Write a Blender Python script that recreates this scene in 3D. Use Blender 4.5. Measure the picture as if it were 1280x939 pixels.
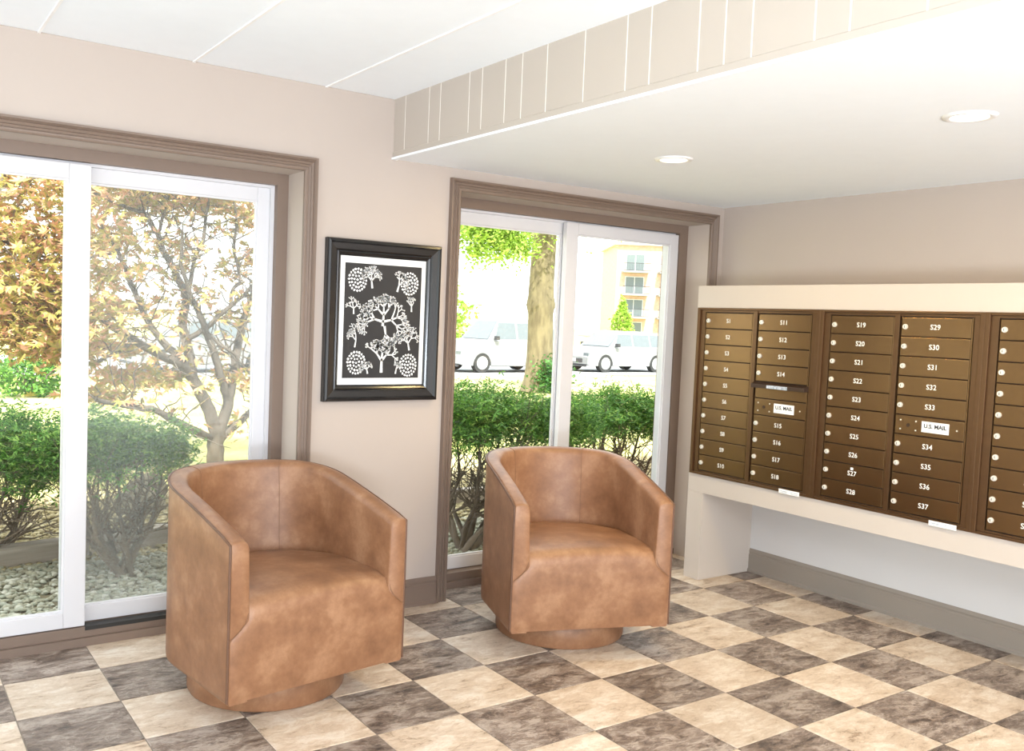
import bpy, bmesh, math, random
import numpy as np
from mathutils import Vector, Matrix
R = math.radians
rng = random.Random(7)
nr = np.random.default_rng(11)
scene = bpy.context.scene
for o in list(bpy.data.objects): bpy.data.objects.remove(o)
COL = scene.collection

# ------------------------------------------------------------------ camera
FPX, YAW, PITCH, ROLL = 1136.04, 0.590214, -0.0579442, 0.0394702
CAM = Vector((-2.10206, -3.59287, 1.39609))
SX, SY = -56.67, -5.80
Fv = Vector((math.sin(YAW)*math.cos(PITCH), math.cos(YAW)*math.cos(PITCH), math.sin(PITCH)))
R0 = Vector((math.cos(YAW), -math.sin(YAW), 0)); U0 = R0.cross(Fv)
Rv = math.cos(ROLL)*R0 + math.sin(ROLL)*U0
Uv = -math.sin(ROLL)*R0 + math.cos(ROLL)*U0
cd = bpy.data.cameras.new('camera'); cam = bpy.data.objects.new('camera', cd); COL.objects.link(cam)
M = Matrix.Identity(4)
for i in range(3):
    M[i][0], M[i][1], M[i][2], M[i][3] = Rv[i], Uv[i], -Fv[i], CAM[i]
cam.matrix_world = M
cd.sensor_width = 36; cd.lens = 36*FPX/1280
cd.shift_x = -SX/1280; cd.shift_y = SY/1280
cd.clip_start = 0.05; cd.clip_end = 600
scene.camera = cam
def ray(u, v): return Fv + Rv*((u-640-SX)/FPX) - Uv*((v-469.5-SY)/FPX)
def at(u, v, ax, val):
    """world point that is seen at photo position (u, v), on the plane axis = val"""
    d = ray(u, v); return CAM + d*((val-CAM[ax])/d[ax])

# ------------------------------------------------------------------ sky, sun, lamps, exposure
w = bpy.data.worlds.new('sky'); scene.world = w; w.use_nodes = True
bg = w.node_tree.nodes['Background']
bg.inputs[0].default_value = (0.93, 0.97, 1.0, 1); bg.inputs[1].default_value = 3.3
def lamp(name, kind, loc, power, color=(1, 1, 1), rot=None, **kw):
    d = bpy.data.lights.new(name, kind); d.energy = power; d.color = color
    for k, v in kw.items(): setattr(d, k, v)
    o = bpy.data.objects.new(name, d); o.location = loc; COL.objects.link(o)
    if rot is not None: o.rotation_euler = rot
    return o
sun = lamp('sun', 'SUN', (0, -6, 9), 10.0, (1, 0.95, 0.86), angle=R(1.5))
sun.rotation_euler = Vector((0.30, 0.62, -0.72)).to_track_quat('-Z', 'Y').to_euler()
# the lobby goes on behind the camera under ceiling lamps; a flash is bounced off the ceiling
lamp('lobby_ceiling_lamp', 'AREA', (-1.6, -4.6, 2.33), 40, (1, 0.95, 0.88), (0, 0, 0), shape='RECTANGLE', size=1.2, size_y=0.6)
lamp('bounce_flash', 'AREA', (-2.35, -5.7, 0.8), 285, (0.80, 0.90, 1.0), Vector((0.38, 0.32, 1.0)).to_track_quat('-Z', 'Y').to_euler(), shape='DISK', size=1.2)
vs = scene.view_settings
vs.view_transform = 'Standard'; vs.look = 'None'; vs.gamma = 1; vs.exposure = 0.22; vs.use_curve_mapping = False

# ------------------------------------------------------------------ materials
MAT = {}
def nmat(name):
    m = bpy.data.materials.new(name); m.use_nodes = True
    nt = m.node_tree; b = nt.nodes['Principled BSDF']; MAT[name] = m
    return m, nt, b
def node(nt, t, **kw):
    n = nt.nodes.new(t)
    for k, v in kw.items(): setattr(n, k, v)
    return n
def ramp(nt, stops, fac, interp='LINEAR'):
    r = node(nt, 'ShaderNodeValToRGB'); cr = r.color_ramp; cr.interpolation = interp
    while len(cr.elements) < len(stops): cr.elements.new(0.5)
    for e, (p, c) in zip(cr.elements, stops):
        e.position = p; e.color = (*c, 1) if len(c) == 3 else c
    nt.links.new(fac, r.inputs[0]); return r.outputs[0]
def simple(name, c1, c2=None, rough=0.6, metal=0.0, scale=8.0, bump=0.0, bscale=60.0, spec=0.5, stretch=(1, 1, 1), detail=4):
    m, nt, b = nmat(name)
    c2 = c2 or tuple(x*0.93 for x in c1)
    tc = node(nt, 'ShaderNodeTexCoord'); mp = node(nt, 'ShaderNodeMapping'); mp.inputs['Scale'].default_value = stretch
    nt.links.new(tc.outputs['Object'], mp.inputs['Vector'])
    n = node(nt, 'ShaderNodeTexNoise'); n.inputs['Scale'].default_value = scale; n.inputs['Detail'].default_value = detail
    nt.links.new(mp.outputs[0], n.inputs['Vector'])
    nt.links.new(ramp(nt, [(0.35, c2), (0.65, c1)], n.outputs['Fac']), b.inputs['Base Color'])
    b.inputs['Roughness'].default_value = rough; b.inputs['Metallic'].default_value = metal
    b.inputs['Specular IOR Level'].default_value = spec
    if bump:
        n2 = node(nt, 'ShaderNodeTexNoise'); n2.inputs['Scale'].default_value = bscale; n2.inputs['Detail'].default_value = 3
        nt.links.new(mp.outputs[0], n2.inputs['Vector'])
        bp = node(nt, 'ShaderNodeBump'); bp.inputs['Strength'].default_value = bump; bp.inputs['Distance'].default_value = 0.01
        nt.links.new(n2.outputs['Fac'], bp.inputs['Height']); nt.links.new(bp.outputs[0], b.inputs['Normal'])
    return m
simple('wall_paint', (0.485, 0.412, 0.362), (0.475, 0.403, 0.354), 0.75, scale=2, bump=0.03, bscale=220, spec=0.25)
simple('niche_grey', (0.62, 0.61, 0.60), (0.61, 0.60, 0.59), 0.7, scale=2, spec=0.2)
simple('wall_paint_lit', (0.54, 0.48, 0.425), (0.53, 0.47, 0.417), 0.6, scale=2, bump=0.02, bscale=200, spec=0.3)  # wall colour lightened: the brighter light on the mailbox surround is in it
simple('ceiling_paint', (0.90, 0.94, 0.98), (0.89, 0.93, 0.97), 0.8, scale=14, bump=0.05, bscale=300, spec=0.2)
simple('ceiling_bead', (0.95, 0.95, 0.95), None, 0.5)
simple('groove_paint', (0.90, 0.86, 0.80), None, 0.7)
simple('soffit_paint', (0.505, 0.445, 0.39), (0.495, 0.437, 0.382), 0.6, scale=3, spec=0.3)
simple('trim_paint', (0.20, 0.143, 0.110), (0.19, 0.136, 0.105), 0.45, scale=3, spec=0.4)
simple('baseboard_paint', (0.285, 0.245, 0.205), (0.275, 0.236, 0.197), 0.45, scale=3, spec=0.4)
simple('white_vinyl', (0.64, 0.63, 0.65), (0.62, 0.61, 0.63), 0.35, scale=3)
simple('white_metal', (0.85, 0.85, 0.84), None, 0.4, scale=3)
simple('black_track', (0.02, 0.018, 0.016), None, 0.6)
simple('bronze', (0.205, 0.122, 0.056), (0.19, 0.112, 0.051), 0.27, metal=0.9, scale=40, bump=0.05, bscale=500)
simple('bronze_frame', (0.135, 0.074, 0.035), (0.125, 0.068, 0.032), 0.32, metal=0.7, scale=30)
simple('bronze_dark', (0.05, 0.028, 0.018), None, 0.45, metal=0.4)
simple('chrome', (0.80, 0.78, 0.72), (0.70, 0.68, 0.62), 0.35, metal=0.35, scale=60)
simple('keyhole', (0.02, 0.02, 0.02), None, 0.6)
simple('white_print', (0.85, 0.85, 0.83), None, 0.5)
simple('pale_blue_print', (0.25, 0.30, 0.38), (0.55, 0.60, 0.66), 0.5, scale=90)
simple('black_print', (0.015, 0.015, 0.02), None, 0.5)
simple('black_lacquer', (0.010, 0.010, 0.011), (0.013, 0.012, 0.012), 0.22, scale=5)
simple('paper_white', (0.86, 0.86, 0.85), None, 0.7)
simple('paper_black', (0.02, 0.019, 0.020), None, 0.6)
simple('grout', (0.30, 0.25, 0.20), (0.24, 0.20, 0.165), 0.85, scale=30)
simple('bark_brown', (0.22, 0.165, 0.115), (0.14, 0.105, 0.07), 0.9, scale=14, bump=0.5, bscale=40, stretch=(1, 1, 0.35))
simple('bark_grey', (0.17, 0.135, 0.105), (0.10, 0.08, 0.062), 0.9, scale=16, bump=0.5, bscale=50, stretch=(1, 1, 0.4))
simple('bark_big', (0.19, 0.155, 0.090), (0.11, 0.088, 0.052), 0.9, scale=9, bump=0.9, bscale=16, stretch=(1, 1, 0.3))
simple('timber', (0.42, 0.36, 0.30), (0.28, 0.235, 0.19), 0.85, scale=10, bump=0.3, bscale=40, stretch=(0.15, 3, 3))
simple('rock', (0.30, 0.25, 0.17), (0.18, 0.15, 0.10), 0.9, scale=5, bump=0.5, bscale=18)
simple('lawn', (0.42, 0.42, 0.13), (0.62, 0.55, 0.27), 0.95, scale=0.9, bump=0.4, bscale=60, spec=0.1)
simple('gravel_soil', (0.20, 0.17, 0.11), (0.13, 0.11, 0.075), 0.95, scale=6, bump=0.4, bscale=50, spec=0.1)
simple('asphalt', (0.45, 0.45, 0.45), (0.38, 0.38, 0.38), 0.9, scale=3, spec=0.1)
simple('car_white', (0.25, 0.255, 0.26), None, 0.25)
simple('car_glass', (0.13, 0.15, 0.165), None, 0.1)
simple('tire', (0.03, 0.03, 0.03), None, 0.8)
simple('alloy', (0.55, 0.56, 0.58), None, 0.35, metal=0.7)
simple('car_dark', (0.04, 0.04, 0.045), None, 0.5)
simple('brick', (0.55, 0.36, 0.29), (0.62, 0.44, 0.36), 0.9, scale=3)
simple('concrete', (0.32, 0.31, 0.30), None, 0.9)
simple('slate_roof', (0.60, 0.59, 0.57), None, 0.9)
simple('far_glass', (0.14, 0.17, 0.175), None, 0.1)

def slate(name, stops, rough, bump, crk):
    m, nt, b = nmat(name)
    tc = node(nt, 'ShaderNodeTexCoord'); oi = node(nt, 'ShaderNodeObjectInfo')
    mul = node(nt, 'ShaderNodeMath', operation='MULTIPLY'); mul.inputs[1].default_value = 37.0
    nt.links.new(oi.outputs['Random'], mul.inputs[0])
    add = node(nt, 'ShaderNodeVectorMath', operation='ADD')
    nt.links.new(tc.outputs['Object'], add.inputs[0]); nt.links.new(mul.outputs[0], add.inputs[1])
    mp = node(nt, 'ShaderNodeMapping'); mp.inputs['Scale'].default_value = (1.0, 2.0, 1.0); mp.inputs['Rotation'].default_value = (0, 0, 0.25)
    nt.links.new(add.outputs[0], mp.inputs['Vector'])
    def noise(sc, det, ro, di):
        n = node(nt, 'ShaderNodeTexNoise'); n.inputs['Scale'].default_value = sc; n.inputs['Detail'].default_value = det; n.inputs['Roughness'].default_value = ro; n.inputs['Distortion'].default_value = di
        nt.links.new(mp.outputs[0], n.inputs['Vector']); return n.outputs['Fac']
    def mth(op, a, b_, c_=None):
        m_ = node(nt, 'ShaderNodeMath', operation=op)
        for k_, x_ in enumerate((a, b_, c_)):
            if x_ is None: continue
            if isinstance(x_, (int, float)): m_.inputs[k_].default_value = x_
            else: nt.links.new(x_, m_.inputs[k_])
        return m_.outputs[0]
    big = noise(4.5, 3, 0.5, 0.3); fine = noise(30, 8, 0.80, 0.2); fl = noise(8.5, 10, 0.64, 0.6)
    st = ramp(nt, [(0.32, (0, 0, 0)), (0.41, (.2, .2, .2)), (0.425, (.42, .42, .42)), (0.49, (.5, .5, .5)), (0.505, (.75, .75, .75)), (0.58, (.8, .8, .8)), (0.595, (1, 1, 1))], fl)
    v_ = mth('ADD', mth('MULTIPLY', big, 0.34), mth('MULTIPLY', fine, 0.46)); v_ = mth('ADD', v_, mth('MULTIPLY', st, 0.18))
    crack = mth('SUBTRACT', 1.0, mth('MINIMUM', mth('MULTIPLY', mth('ABSOLUTE', mth('SUBTRACT', noise(5.0, 10, 0.60, 0.9), 0.5), 0.0), 60.0), 1.0))
    v_ = mth('ADD', v_, mth('MULTIPLY', crack, crk))
    col = ramp(nt, stops, v_)
    class _O: pass
    ad = _O(); ad.outputs = [mth('MULTIPLY_ADD', fine, 0.5, st)]
    bp = node(nt, 'ShaderNodeBump'); bp.inputs['Strength'].default_value = bump; bp.inputs['Distance'].default_value = 0.006
    nt.links.new(ad.outputs[0], bp.inputs['Height']); nt.links.new(bp.outputs[0], b.inputs['Normal'])
    hs = node(nt, 'ShaderNodeHueSaturation'); mr = node(nt, 'ShaderNodeMapRange')
    mr.inputs['To Min'].default_value = 0.88; mr.inputs['To Max'].default_value = 1.12
    nt.links.new(oi.outputs['Random'], mr.inputs['Value']); nt.links.new(mr.outputs[0], hs.inputs['Value'])
    nt.links.new(col, hs.inputs['Color']); nt.links.new(hs.outputs[0], b.inputs['Base Color'])
    b.inputs['Roughness'].default_value = rough; b.inputs['Specular IOR Level'].default_value = 0.5
    return m
slate('slate_dark', [(0.36, (0.060, 0.042, 0.032)), (0.44, (0.16, 0.112, 0.085)), (0.52, (0.26, 0.195, 0.155)), (0.62, (0.46, 0.38, 0.32))], 0.33, 1.0, 0.09)
slate('slate_light', [(0.34, (0.32, 0.225, 0.15)), (0.41, (0.55, 0.42, 0.305)), (0.52, (0.65, 0.52, 0.40)), (0.62, (0.77, 0.67, 0.56))], 0.35, 0.6, -0.07)

def leather():
    m, nt, b = nmat('leather')
    tc = node(nt, 'ShaderNodeTexCoord')
    n = node(nt, 'ShaderNodeTexNoise'); n.inputs['Scale'].default_value = 8; n.inputs['Detail'].default_value = 9; n.inputs['Roughness'].default_value = 0.66
    nt.links.new(tc.outputs['Object'], n.inputs['Vector'])
    nt.links.new(ramp(nt, [(0.28, (0.175, 0.079, 0.038)), (0.5, (0.26, 0.125, 0.062)), (0.72, (0.385, 0.212, 0.117))], n.outputs['Fac']), b.inputs['Base Color'])
    b.inputs['Roughness'].default_value = 0.42; b.inputs['Specular IOR Level'].default_value = 0.45
    v = node(nt, 'ShaderNodeTexVoronoi'); v.inputs['Scale'].default_value = 420
    nt.links.new(tc.outputs['Object'], v.inputs['Vector'])
    n3 = node(nt, 'ShaderNodeTexNoise'); n3.inputs['Scale'].default_value = 16; nt.links.new(tc.outputs['Object'], n3.inputs['Vector'])
    ma = node(nt, 'ShaderNodeMath', operation='MULTIPLY_ADD'); ma.inputs[1].default_value = 6
    nt.links.new(n3.outputs['Fac'], ma.inputs[0]); nt.links.new(v.outputs['Distance'], ma.inputs[2])
    bp = node(nt, 'ShaderNodeBump'); bp.inputs['Strength'].default_value = 0.12; bp.inputs['Distance'].default_value = 0.003
    nt.links.new(ma.outputs[0], bp.inputs['Height']); nt.links.new(bp.outputs[0], b.inputs['Normal'])
leather()
simple('leather_piping', (0.13, 0.062, 0.034), (0.11, 0.052, 0.028), 0.5, scale=20)
simple('stitching', (0.205, 0.102, 0.054), None, 0.7, scale=50)

def island(name, stops, rough=0.7, trans=0.0, spec=0.3):
    m, nt, b = nmat(name)
    g = node(nt, 'ShaderNodeNewGeometry')
    c = ramp(nt, stops, g.outputs['Random Per Island'])
    nt.links.new(c, b.inputs['Base Color']); b.inputs['Roughness'].default_value = rough; b.inputs['Specular IOR Level'].default_value = spec
    if trans:
        t = node(nt, 'ShaderNodeBsdfTranslucent'); nt.links.new(c, t.inputs[0])
        mx = node(nt, 'ShaderNodeMixShader'); mx.inputs[0].default_value = trans
        nt.links.new(b.outputs[0], mx.inputs[1]); nt.links.new(t.outputs[0], mx.inputs[2])
        nt.links.new(mx.outputs[0], nt.nodes['Material Output'].inputs[0])
island('maple_leaves', [(0, (0.36, 0.33, 0.07)), (0.35, (0.42, 0.38, 0.10)), (0.50, (0.55, 0.42, 0.12)), (0.64, (0.66, 0.34, 0.17)), (0.86, (0.72, 0.40, 0.28)), (1, (0.20, 0.24, 0.06))], 0.6, 0.35)
island('yew_leaves', [(0, (0.045, 0.12, 0.022)), (0.5, (0.095, 0.25, 0.04)), (0.8, (0.18, 0.38, 0.06)), (1, (0.34, 0.52, 0.11))], 0.6, 0.25)
island('lime_leaves', [(0, (0.25, 0.42, 0.06)), (0.6, (0.35, 0.52, 0.08)), (1, (0.45, 0.55, 0.16))], 0.6, 0.3)
island('ivy_leaves', [(0, (0.03, 0.10, 0.025)), (0.6, (0.06, 0.18, 0.04)), (1, (0.12, 0.26, 0.06))], 0.5, 0.2)
island('pebbles', [(0, (0.22, 0.21, 0.15)), (0.35, (0.36, 0.34, 0.25)), (0.7, (0.30, 0.31, 0.24)), (1, (0.52, 0.50, 0.42))], 0.8)
island('litter_pebbles', [(0, (0.26, 0.21, 0.11)), (0.4, (0.40, 0.33, 0.17)), (0.7, (0.34, 0.28, 0.16)), (1, (0.55, 0.48, 0.30))], 0.85)

def glass(name, tint, refl):
    m, nt, b = nmat(name); nt.nodes.remove(b)
    t = node(nt, 'ShaderNodeBsdfTransparent'); t.inputs[0].default_value = (*tint, 1)
    g = node(nt, 'ShaderNodeBsdfGlossy'); g.inputs['Roughness'].default_value = 0.02
    lw = node(nt, 'ShaderNodeFresnel'); lw.inputs[0].default_value = refl
    mx = node(nt, 'ShaderNodeMixShader')
    # reflect at the outer face only (no total reflection inside the thin pane)
    ge = node(nt, 'ShaderNodeNewGeometry'); iv = node(nt, 'ShaderNodeMath', operation='SUBTRACT'); iv.inputs[0].default_value = 1.0
    ml = node(nt, 'ShaderNodeMath', operation='MULTIPLY')
    nt.links.new(ge.outputs['Backfacing'], iv.inputs[1]); nt.links.new(iv.outputs[0], ml.inputs[0]); nt.links.new(lw.outputs[0], ml.inputs[1])
    nt.links.new(ml.outputs[0], mx.inputs[0]); nt.links.new(t.outputs[0], mx.inputs[1]); nt.links.new(g.outputs[0], mx.inputs[2])
    nt.links.new(mx.outputs[0], nt.nodes['Material Output'].inputs[0])
glass('window_glass', (0.95, 0.97, 0.96), 1.30)
def screen():
    m, nt, b = nmat('insect_mesh'); nt.nodes.remove(b)
    t = node(nt, 'ShaderNodeBsdfTransparent'); d = node(nt, 'ShaderNodeBsdfDiffuse'); d.inputs[0].default_value = (0.5, 0.5, 0.5, 1)
    mx = node(nt, 'ShaderNodeMixShader'); mx.inputs[0].default_value = 0.16
    nt.links.new(t.outputs[0], mx.inputs[1]); nt.links.new(d.outputs[0], mx.inputs[2])
    nt.links.new(mx.outputs[0], nt.nodes['Material Output'].inputs[0])
screen()
def emis(name, c, s):
    m, nt, b = nmat(name); b.inputs['Base Color'].default_value = (*c, 1)
    b.inputs['Emission Color'].default_value = (*c, 1); b.inputs['Emission Strength'].default_value = s
emis('lamp_lens', (1.0, 0.83, 0.55), 5.0)

# ------------------------------------------------------------------ mesh helpers
class MB:
    def __init__(s): s.v = []; s.f = []; s.mi = []
    def add(s, vs, fs, mi=0):
        o = len(s.v); s.v += [tuple(p) for p in vs]; s.f += [tuple(i+o for i in f) for f in fs]; s.mi += [mi]*len(fs); return s
    def box(s, lo, hi, mi=0):
        x0, y0, z0 = lo; x1, y1, z1 = hi
        return s.add([(x0,y0,z0),(x1,y0,z0),(x1,y1,z0),(x0,y1,z0),(x0,y0,z1),(x1,y0,z1),(x1,y1,z1),(x0,y1,z1)],
                     [(0,3,2,1),(4,5,6,7),(0,1,5,4),(1,2,6,5),(2,3,7,6),(3,0,4,7)], mi)
    def tube(s, pts, rad, n=6, cap=True, mi=0):
        pts = [Vector(p) for p in pts]
        if not hasattr(rad, '__len__'): rad = [rad]*len(pts)
        rings = []; prev = None
        for i, p in enumerate(pts):
            d = (pts[min(i+1, len(pts)-1)]-pts[max(i-1, 0)])
            d = d.normalized() if d.length > 1e-9 else Vector((0, 0, 1))
            if prev is None: a = d.orthogonal().normalized()
            else:
                a = prev-d*prev.dot(d); a = a.normalized() if a.length > 1e-6 else d.orthogonal().normalized()
            prev = a; b = d.cross(a)
            rings.append([p+(a*math.cos(t)+b*math.sin(t))*rad[i] for t in [2*math.pi*k/n for k in range(n)]])
        vs = [q for r in rings for q in r]; fs = []
        for i in range(len(rings)-1):
            for k in range(n):
                fs.append((i*n+k, i*n+(k+1) % n, (i+1)*n+(k+1) % n, (i+1)*n+k))
        if cap: fs += [tuple(range(n))[::-1], tuple((len(rings)-1)*n+k for k in range(n))]
        return s.add(vs, fs, mi)
    def cyl(s, c, ax, r, h0, h1, n=24, mi=0, r1=None):
        r1 = r if r1 is None else r1; c = Vector(c); e = Vector((0, 0, 0)); e[ax] = 1
        a = Vector((0, 0, 0)); a[(ax+1) % 3] = 1; b = Vector((0, 0, 0)); b[(ax+2) % 3] = 1
        vs = []
        for h, rr in ((h0, r), (h1, r1)): vs += [c+e*h+(a*math.cos(2*math.pi*k/n)+b*math.sin(2*math.pi*k/n))*rr for k in range(n)]
        fs = [(k, (k+1) % n, n+(k+1) % n, n+k) for k in range(n)]+[tuple(range(n))[::-1], tuple(range(n, 2*n))]
        return s.add(vs, fs, mi)
    def mesh(s, name, mats, smooth=None, bevel=0):
        me = bpy.data.meshes.new(name); me.from_pydata(s.v, [], s.f)
        for m in (mats if isinstance(mats, (list, tuple)) else [mats]): me.materials.append(MAT[m])
        if any(s.mi): me.polygons.foreach_set('material_index', s.mi)
        bm = bmesh.new(); bm.from_mesh(me)
        if bevel: bmesh.ops.bevel(bm, geom=list(bm.edges), offset=bevel, segments=2, affect='EDGES', profile=0.6)
        bmesh.ops.recalc_face_normals(bm, faces=bm.faces); bm.to_mesh(me); bm.free()
        if smooth is not None:
            me.polygons.foreach_set('use_smooth', [True]*len(me.polygons)); me.set_sharp_from_angle(angle=R(smooth))
        me.update(); return me
    def build(s, name, mats, parent=None, smooth=None, bevel=0):
        return link(name, s.mesh(name, mats, smooth, bevel), parent)
def link(name, me, parent=None, loc=(0, 0, 0), local=True):
    o = bpy.data.objects.new(name, me); COL.objects.link(o); o.location = loc
    if parent is not None: o.parent = parent
    return o
def empty(name, loc=(0, 0, 0), rz=0.0, mat=None):
    o = bpy.data.objects.new(name, None); COL.objects.link(o); o.empty_display_size = 0.1
    if mat is not None: o.matrix_world = mat
    else: o.location = loc; o.rotation_euler = (0, 0, rz)
    return o
def tag(o, label=None, cat=None, group=None, kind=None):
    if label: o['label'] = label
    if cat: o['category'] = cat
    if group: o['group'] = group
    if kind: o['kind'] = kind
    return o
def struct(o, label): return tag(o, label, None, None, 'structure')
def fast_mesh(name, verts, faces, mat):
    """verts (n,3) array, faces (m,k) array with one k"""
    me = bpy.data.meshes.new(name); n = len(verts); m, k = faces.shape
    me.vertices.add(n); me.vertices.foreach_set('co', np.asarray(verts, np.float32).ravel())
    me.loops.add(m*k); me.loops.foreach_set('vertex_index', faces.astype(np.int32).ravel())
    me.polygons.add(m); me.polygons.foreach_set('loop_start', np.arange(0, m*k, k, dtype=np.int32))
    me.materials.append(MAT[mat]); me.update(calc_edges=True); me.validate(); return me

# ------------------------------------------------------------------ room constants
T = 1/3.0
YW = 0.115; YO = 0.42        # inner and outer face of the window wall
XR = 2.185                   # mailbox wall
XL = -3.05                   # left wall (out of view)
ZC = 2.378; ZS = 2.110       # main ceiling, lowered soffit ceiling
XS = -0.072                  # face of the soffit
YB = -6.5                    # open end of the lobby behind the camera

# ------------------------------------------------------------------ floor
floor = MB().box((XL, YB, -0.06), (XR+0.2, YO, -0.0025)).build('floor', 'grout'); struct(floor, 'checkerboard floor of dark and light slate tiles')
tm = {}
for k, mname in ((0, 'slate_dark'), (1, 'slate_light')):
    h = T/2-0.0020
    b = MB(); c = 0.0016
    vs = [(-h,-h,-0.010),(h,-h,-0.010),(h,h,-0.010),(-h,h,-0.010),(-h,-h,-c),(h,-h,-c),(h,h,-c),(-h,h,-c),(-h+c,-h+c,0),(h-c,-h+c,0),(h-c,h-c,0),(-h+c,h-c,0)]
    fs = [(3,2,1,0)]+[(i, (i+1) % 4, 4+(i+1) % 4, 4+i) for i in range(4)]+[(4+i, 4+(i+1) % 4, 8+(i+1) % 4, 8+i) for i in range(4)]+[(8,9,10,11)]
    b.add(vs, fs); tm[k] = b.mesh('floor_tile', mname)
for j in range(-1, 12):
    for i in range(-9, 7):
        link('floor_tile', tm[(i+j) % 2], floor, ((i+0.5)*T, -(j+0.5)*T, 0))
# the floor goes on behind the camera
m, nt, bs = nmat('slate_checker')
tc = node(nt, 'ShaderNodeTexCoord'); ck = node(nt, 'ShaderNodeTexChecker'); ck.inputs['Scale'].default_value = 3.0
ck.inputs[1].default_value = (0.13, 0.098, 0.074, 1); ck.inputs[2].default_value = (0.60, 0.47, 0.34, 1)
nt.links.new(tc.outputs['Object'], ck.inputs['Vector']); nt.links.new(ck.outputs[0], bs.inputs['Base Color'])
MB().box((XL, YB, -0.002), (XR, -12*T, 0.0)).build('floor_rear', 'slate_checker', floor)

# ------------------------------------------------------------------ walls, soffit, ceiling
W1 = (-2.25, -0.505); W2 = (0.303, 2.064); ZH = 2.003
b = MB()
b.box((XL, YW, 0), (W1[0], YO, ZC)); b.box((W1[1], YW, 0), (W2[0], YO, ZC)); b.box((W2[1], YW, 0), (XR, YO, ZC))
b.box((W1[0], YW, ZH), (W1[1], YO, ZC)); b.box((W2[0], YW, ZH), (W2[1], YO, ZC))
struct(b.build('wall_back', 'wall_paint'), 'beige painted wall with two window openings')
struct(MB().box((XR, YB, 0), (XR+0.2, YO, ZC)).build('wall_right', 'wall_paint'), 'beige painted wall behind the mailboxes')
# left wall: out of view, with a wide glazed entrance that lets daylight onto the floor
b = MB(); b.box((XL-0.15, -0.25, 0), (XL, YO, ZC)); b.box((XL-0.15, -3.3, 2.15), (XL, -0.25, ZC)); b.box((XL-0.15, YB, 0), (XL, -3.3, ZC))
struct(b.build('wall_left', 'wall_paint'), 'beige wall with a wide entrance opening, left of the view')

soff = struct(MB().box((XS+0.02, YB, ZS), (XR, YW, ZC)).build('ceiling_soffit', 'ceiling_paint'), 'white lowered ceiling over the mailbox corner')
grooves = [0.115, 0.012, -0.193, -0.284, -0.502, -0.592, -0.747, -0.852, -0.998, -1.2, -1.404, -1.51, -1.707, -1.804, -1.899, -2.098, -2.198, -2.395, -2.5, -2.7, -2.8, -3.0, -3.2]
sf = struct(MB().box((XS+0.0012, YB, ZS+0.002), (XS+0.02, YW, ZC)).build('wall_soffit', 'groove_paint'), 'beige grooved panelling on the face of the lowered ceiling')
for a, c in zip(grooves[:-1], grooves[1:]):
    MB().box((XS, c+0.0030, ZS+0.030), (XS+0.010, a-0.0030, ZC)).build('panel', 'soffit_paint', sf)
MB().box((XS, YB, ZS+0.030), (XS+0.01, grooves[-1]-0.002, ZC)).build('panel', 'soffit_paint', sf)
MB().box((XS-0.002, YB, ZS+0.006), (XS+0.01, YW, ZS+0.0285)).build('lip', 'soffit_paint', sf)
struct(MB().box((XS-0.006, YB, ZS-0.004), (XS+0.022, YW, ZS+0.006)).build('trim_soffit', 'ceiling_paint'), 'white edge bead under the soffit panelling')

ceil = struct(MB().box((XL, YB, ZC+0.008), (XS+0.02, YO, ZC+0.05)).build('ceiling', 'groove_paint'), 'white panelled main ceiling')
xs = [-3.05, -2.70, -2.13, -1.557, -0.990, -0.412, XS+0.01]
for a, c in zip(xs[:-1], xs[1:]):
    MB().box((a+0.003, YB, ZC), (c-0.003, YW, ZC+0.012)).build('ceiling_panel', 'ceiling_paint', ceil, bevel=0.0025)
for x in xs[1:-1]: MB().box((x-0.005, YB, ZC-0.005), (x+0.005, YW, ZC+0.004)).build('joint_bead', 'ceiling_bead', ceil)
struct(MB().box((-4.6, YB-1.0, ZC+0.06), (9, YO+0.1, 3.25)).build('roof', 'concrete'), 'flat roof of the building')
# outside wall of the building right and left of the lobby
b = MB(); b.box((XR+0.2, YO-0.2, -0.1), (9, YO, ZC+0.06)); b.box((-4.6, YO-0.2, -0.1), (XL-0.15, YO, ZC+0.06))
struct(b.build('wall_outside', 'brick'), 'outside brick wall beside the windows')

# ------------------------------------------------------------------ trim
def casing(name, x0, x1, zt, label):
    prof = [(0.0, 0.0), (0.0, 0.014), (0.006, 0.018), (0.014, 0.018), (0.017, 0.012), (0.026, 0.017), (0.030, 0.012), (0.039, 0.018), (0.043, 0.014), (0.050, 0.024), (0.058, 0.024), (0.060, 0.0)]
    vs = []; fs = []
    for u, d in prof:
        y = YW-d
        vs += [(x0-u, y, 0), (x0-u, y, zt+u), (x1+u, y, zt+u), (x1+u, y, 0)]
    n = len(prof)
    for k in range(n-1):
        for s in range(3): fs.append((k*4+s, k*4+s+1, (k+1)*4+s+1, (k+1)*4+s))
    fs.append(tuple(k*4 for k in range(n))); fs.append(tuple(k*4+3 for k in range(n))[::-1])
    return struct(MB().add(vs, fs).build(name, 'trim_paint'), label)
casing('trim_1', W1[0], W1[1], ZH, 'fluted taupe casing around the left window')
casing('trim_2', W2[0], W2[1], ZH, 'fluted taupe casing around the right window')

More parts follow.
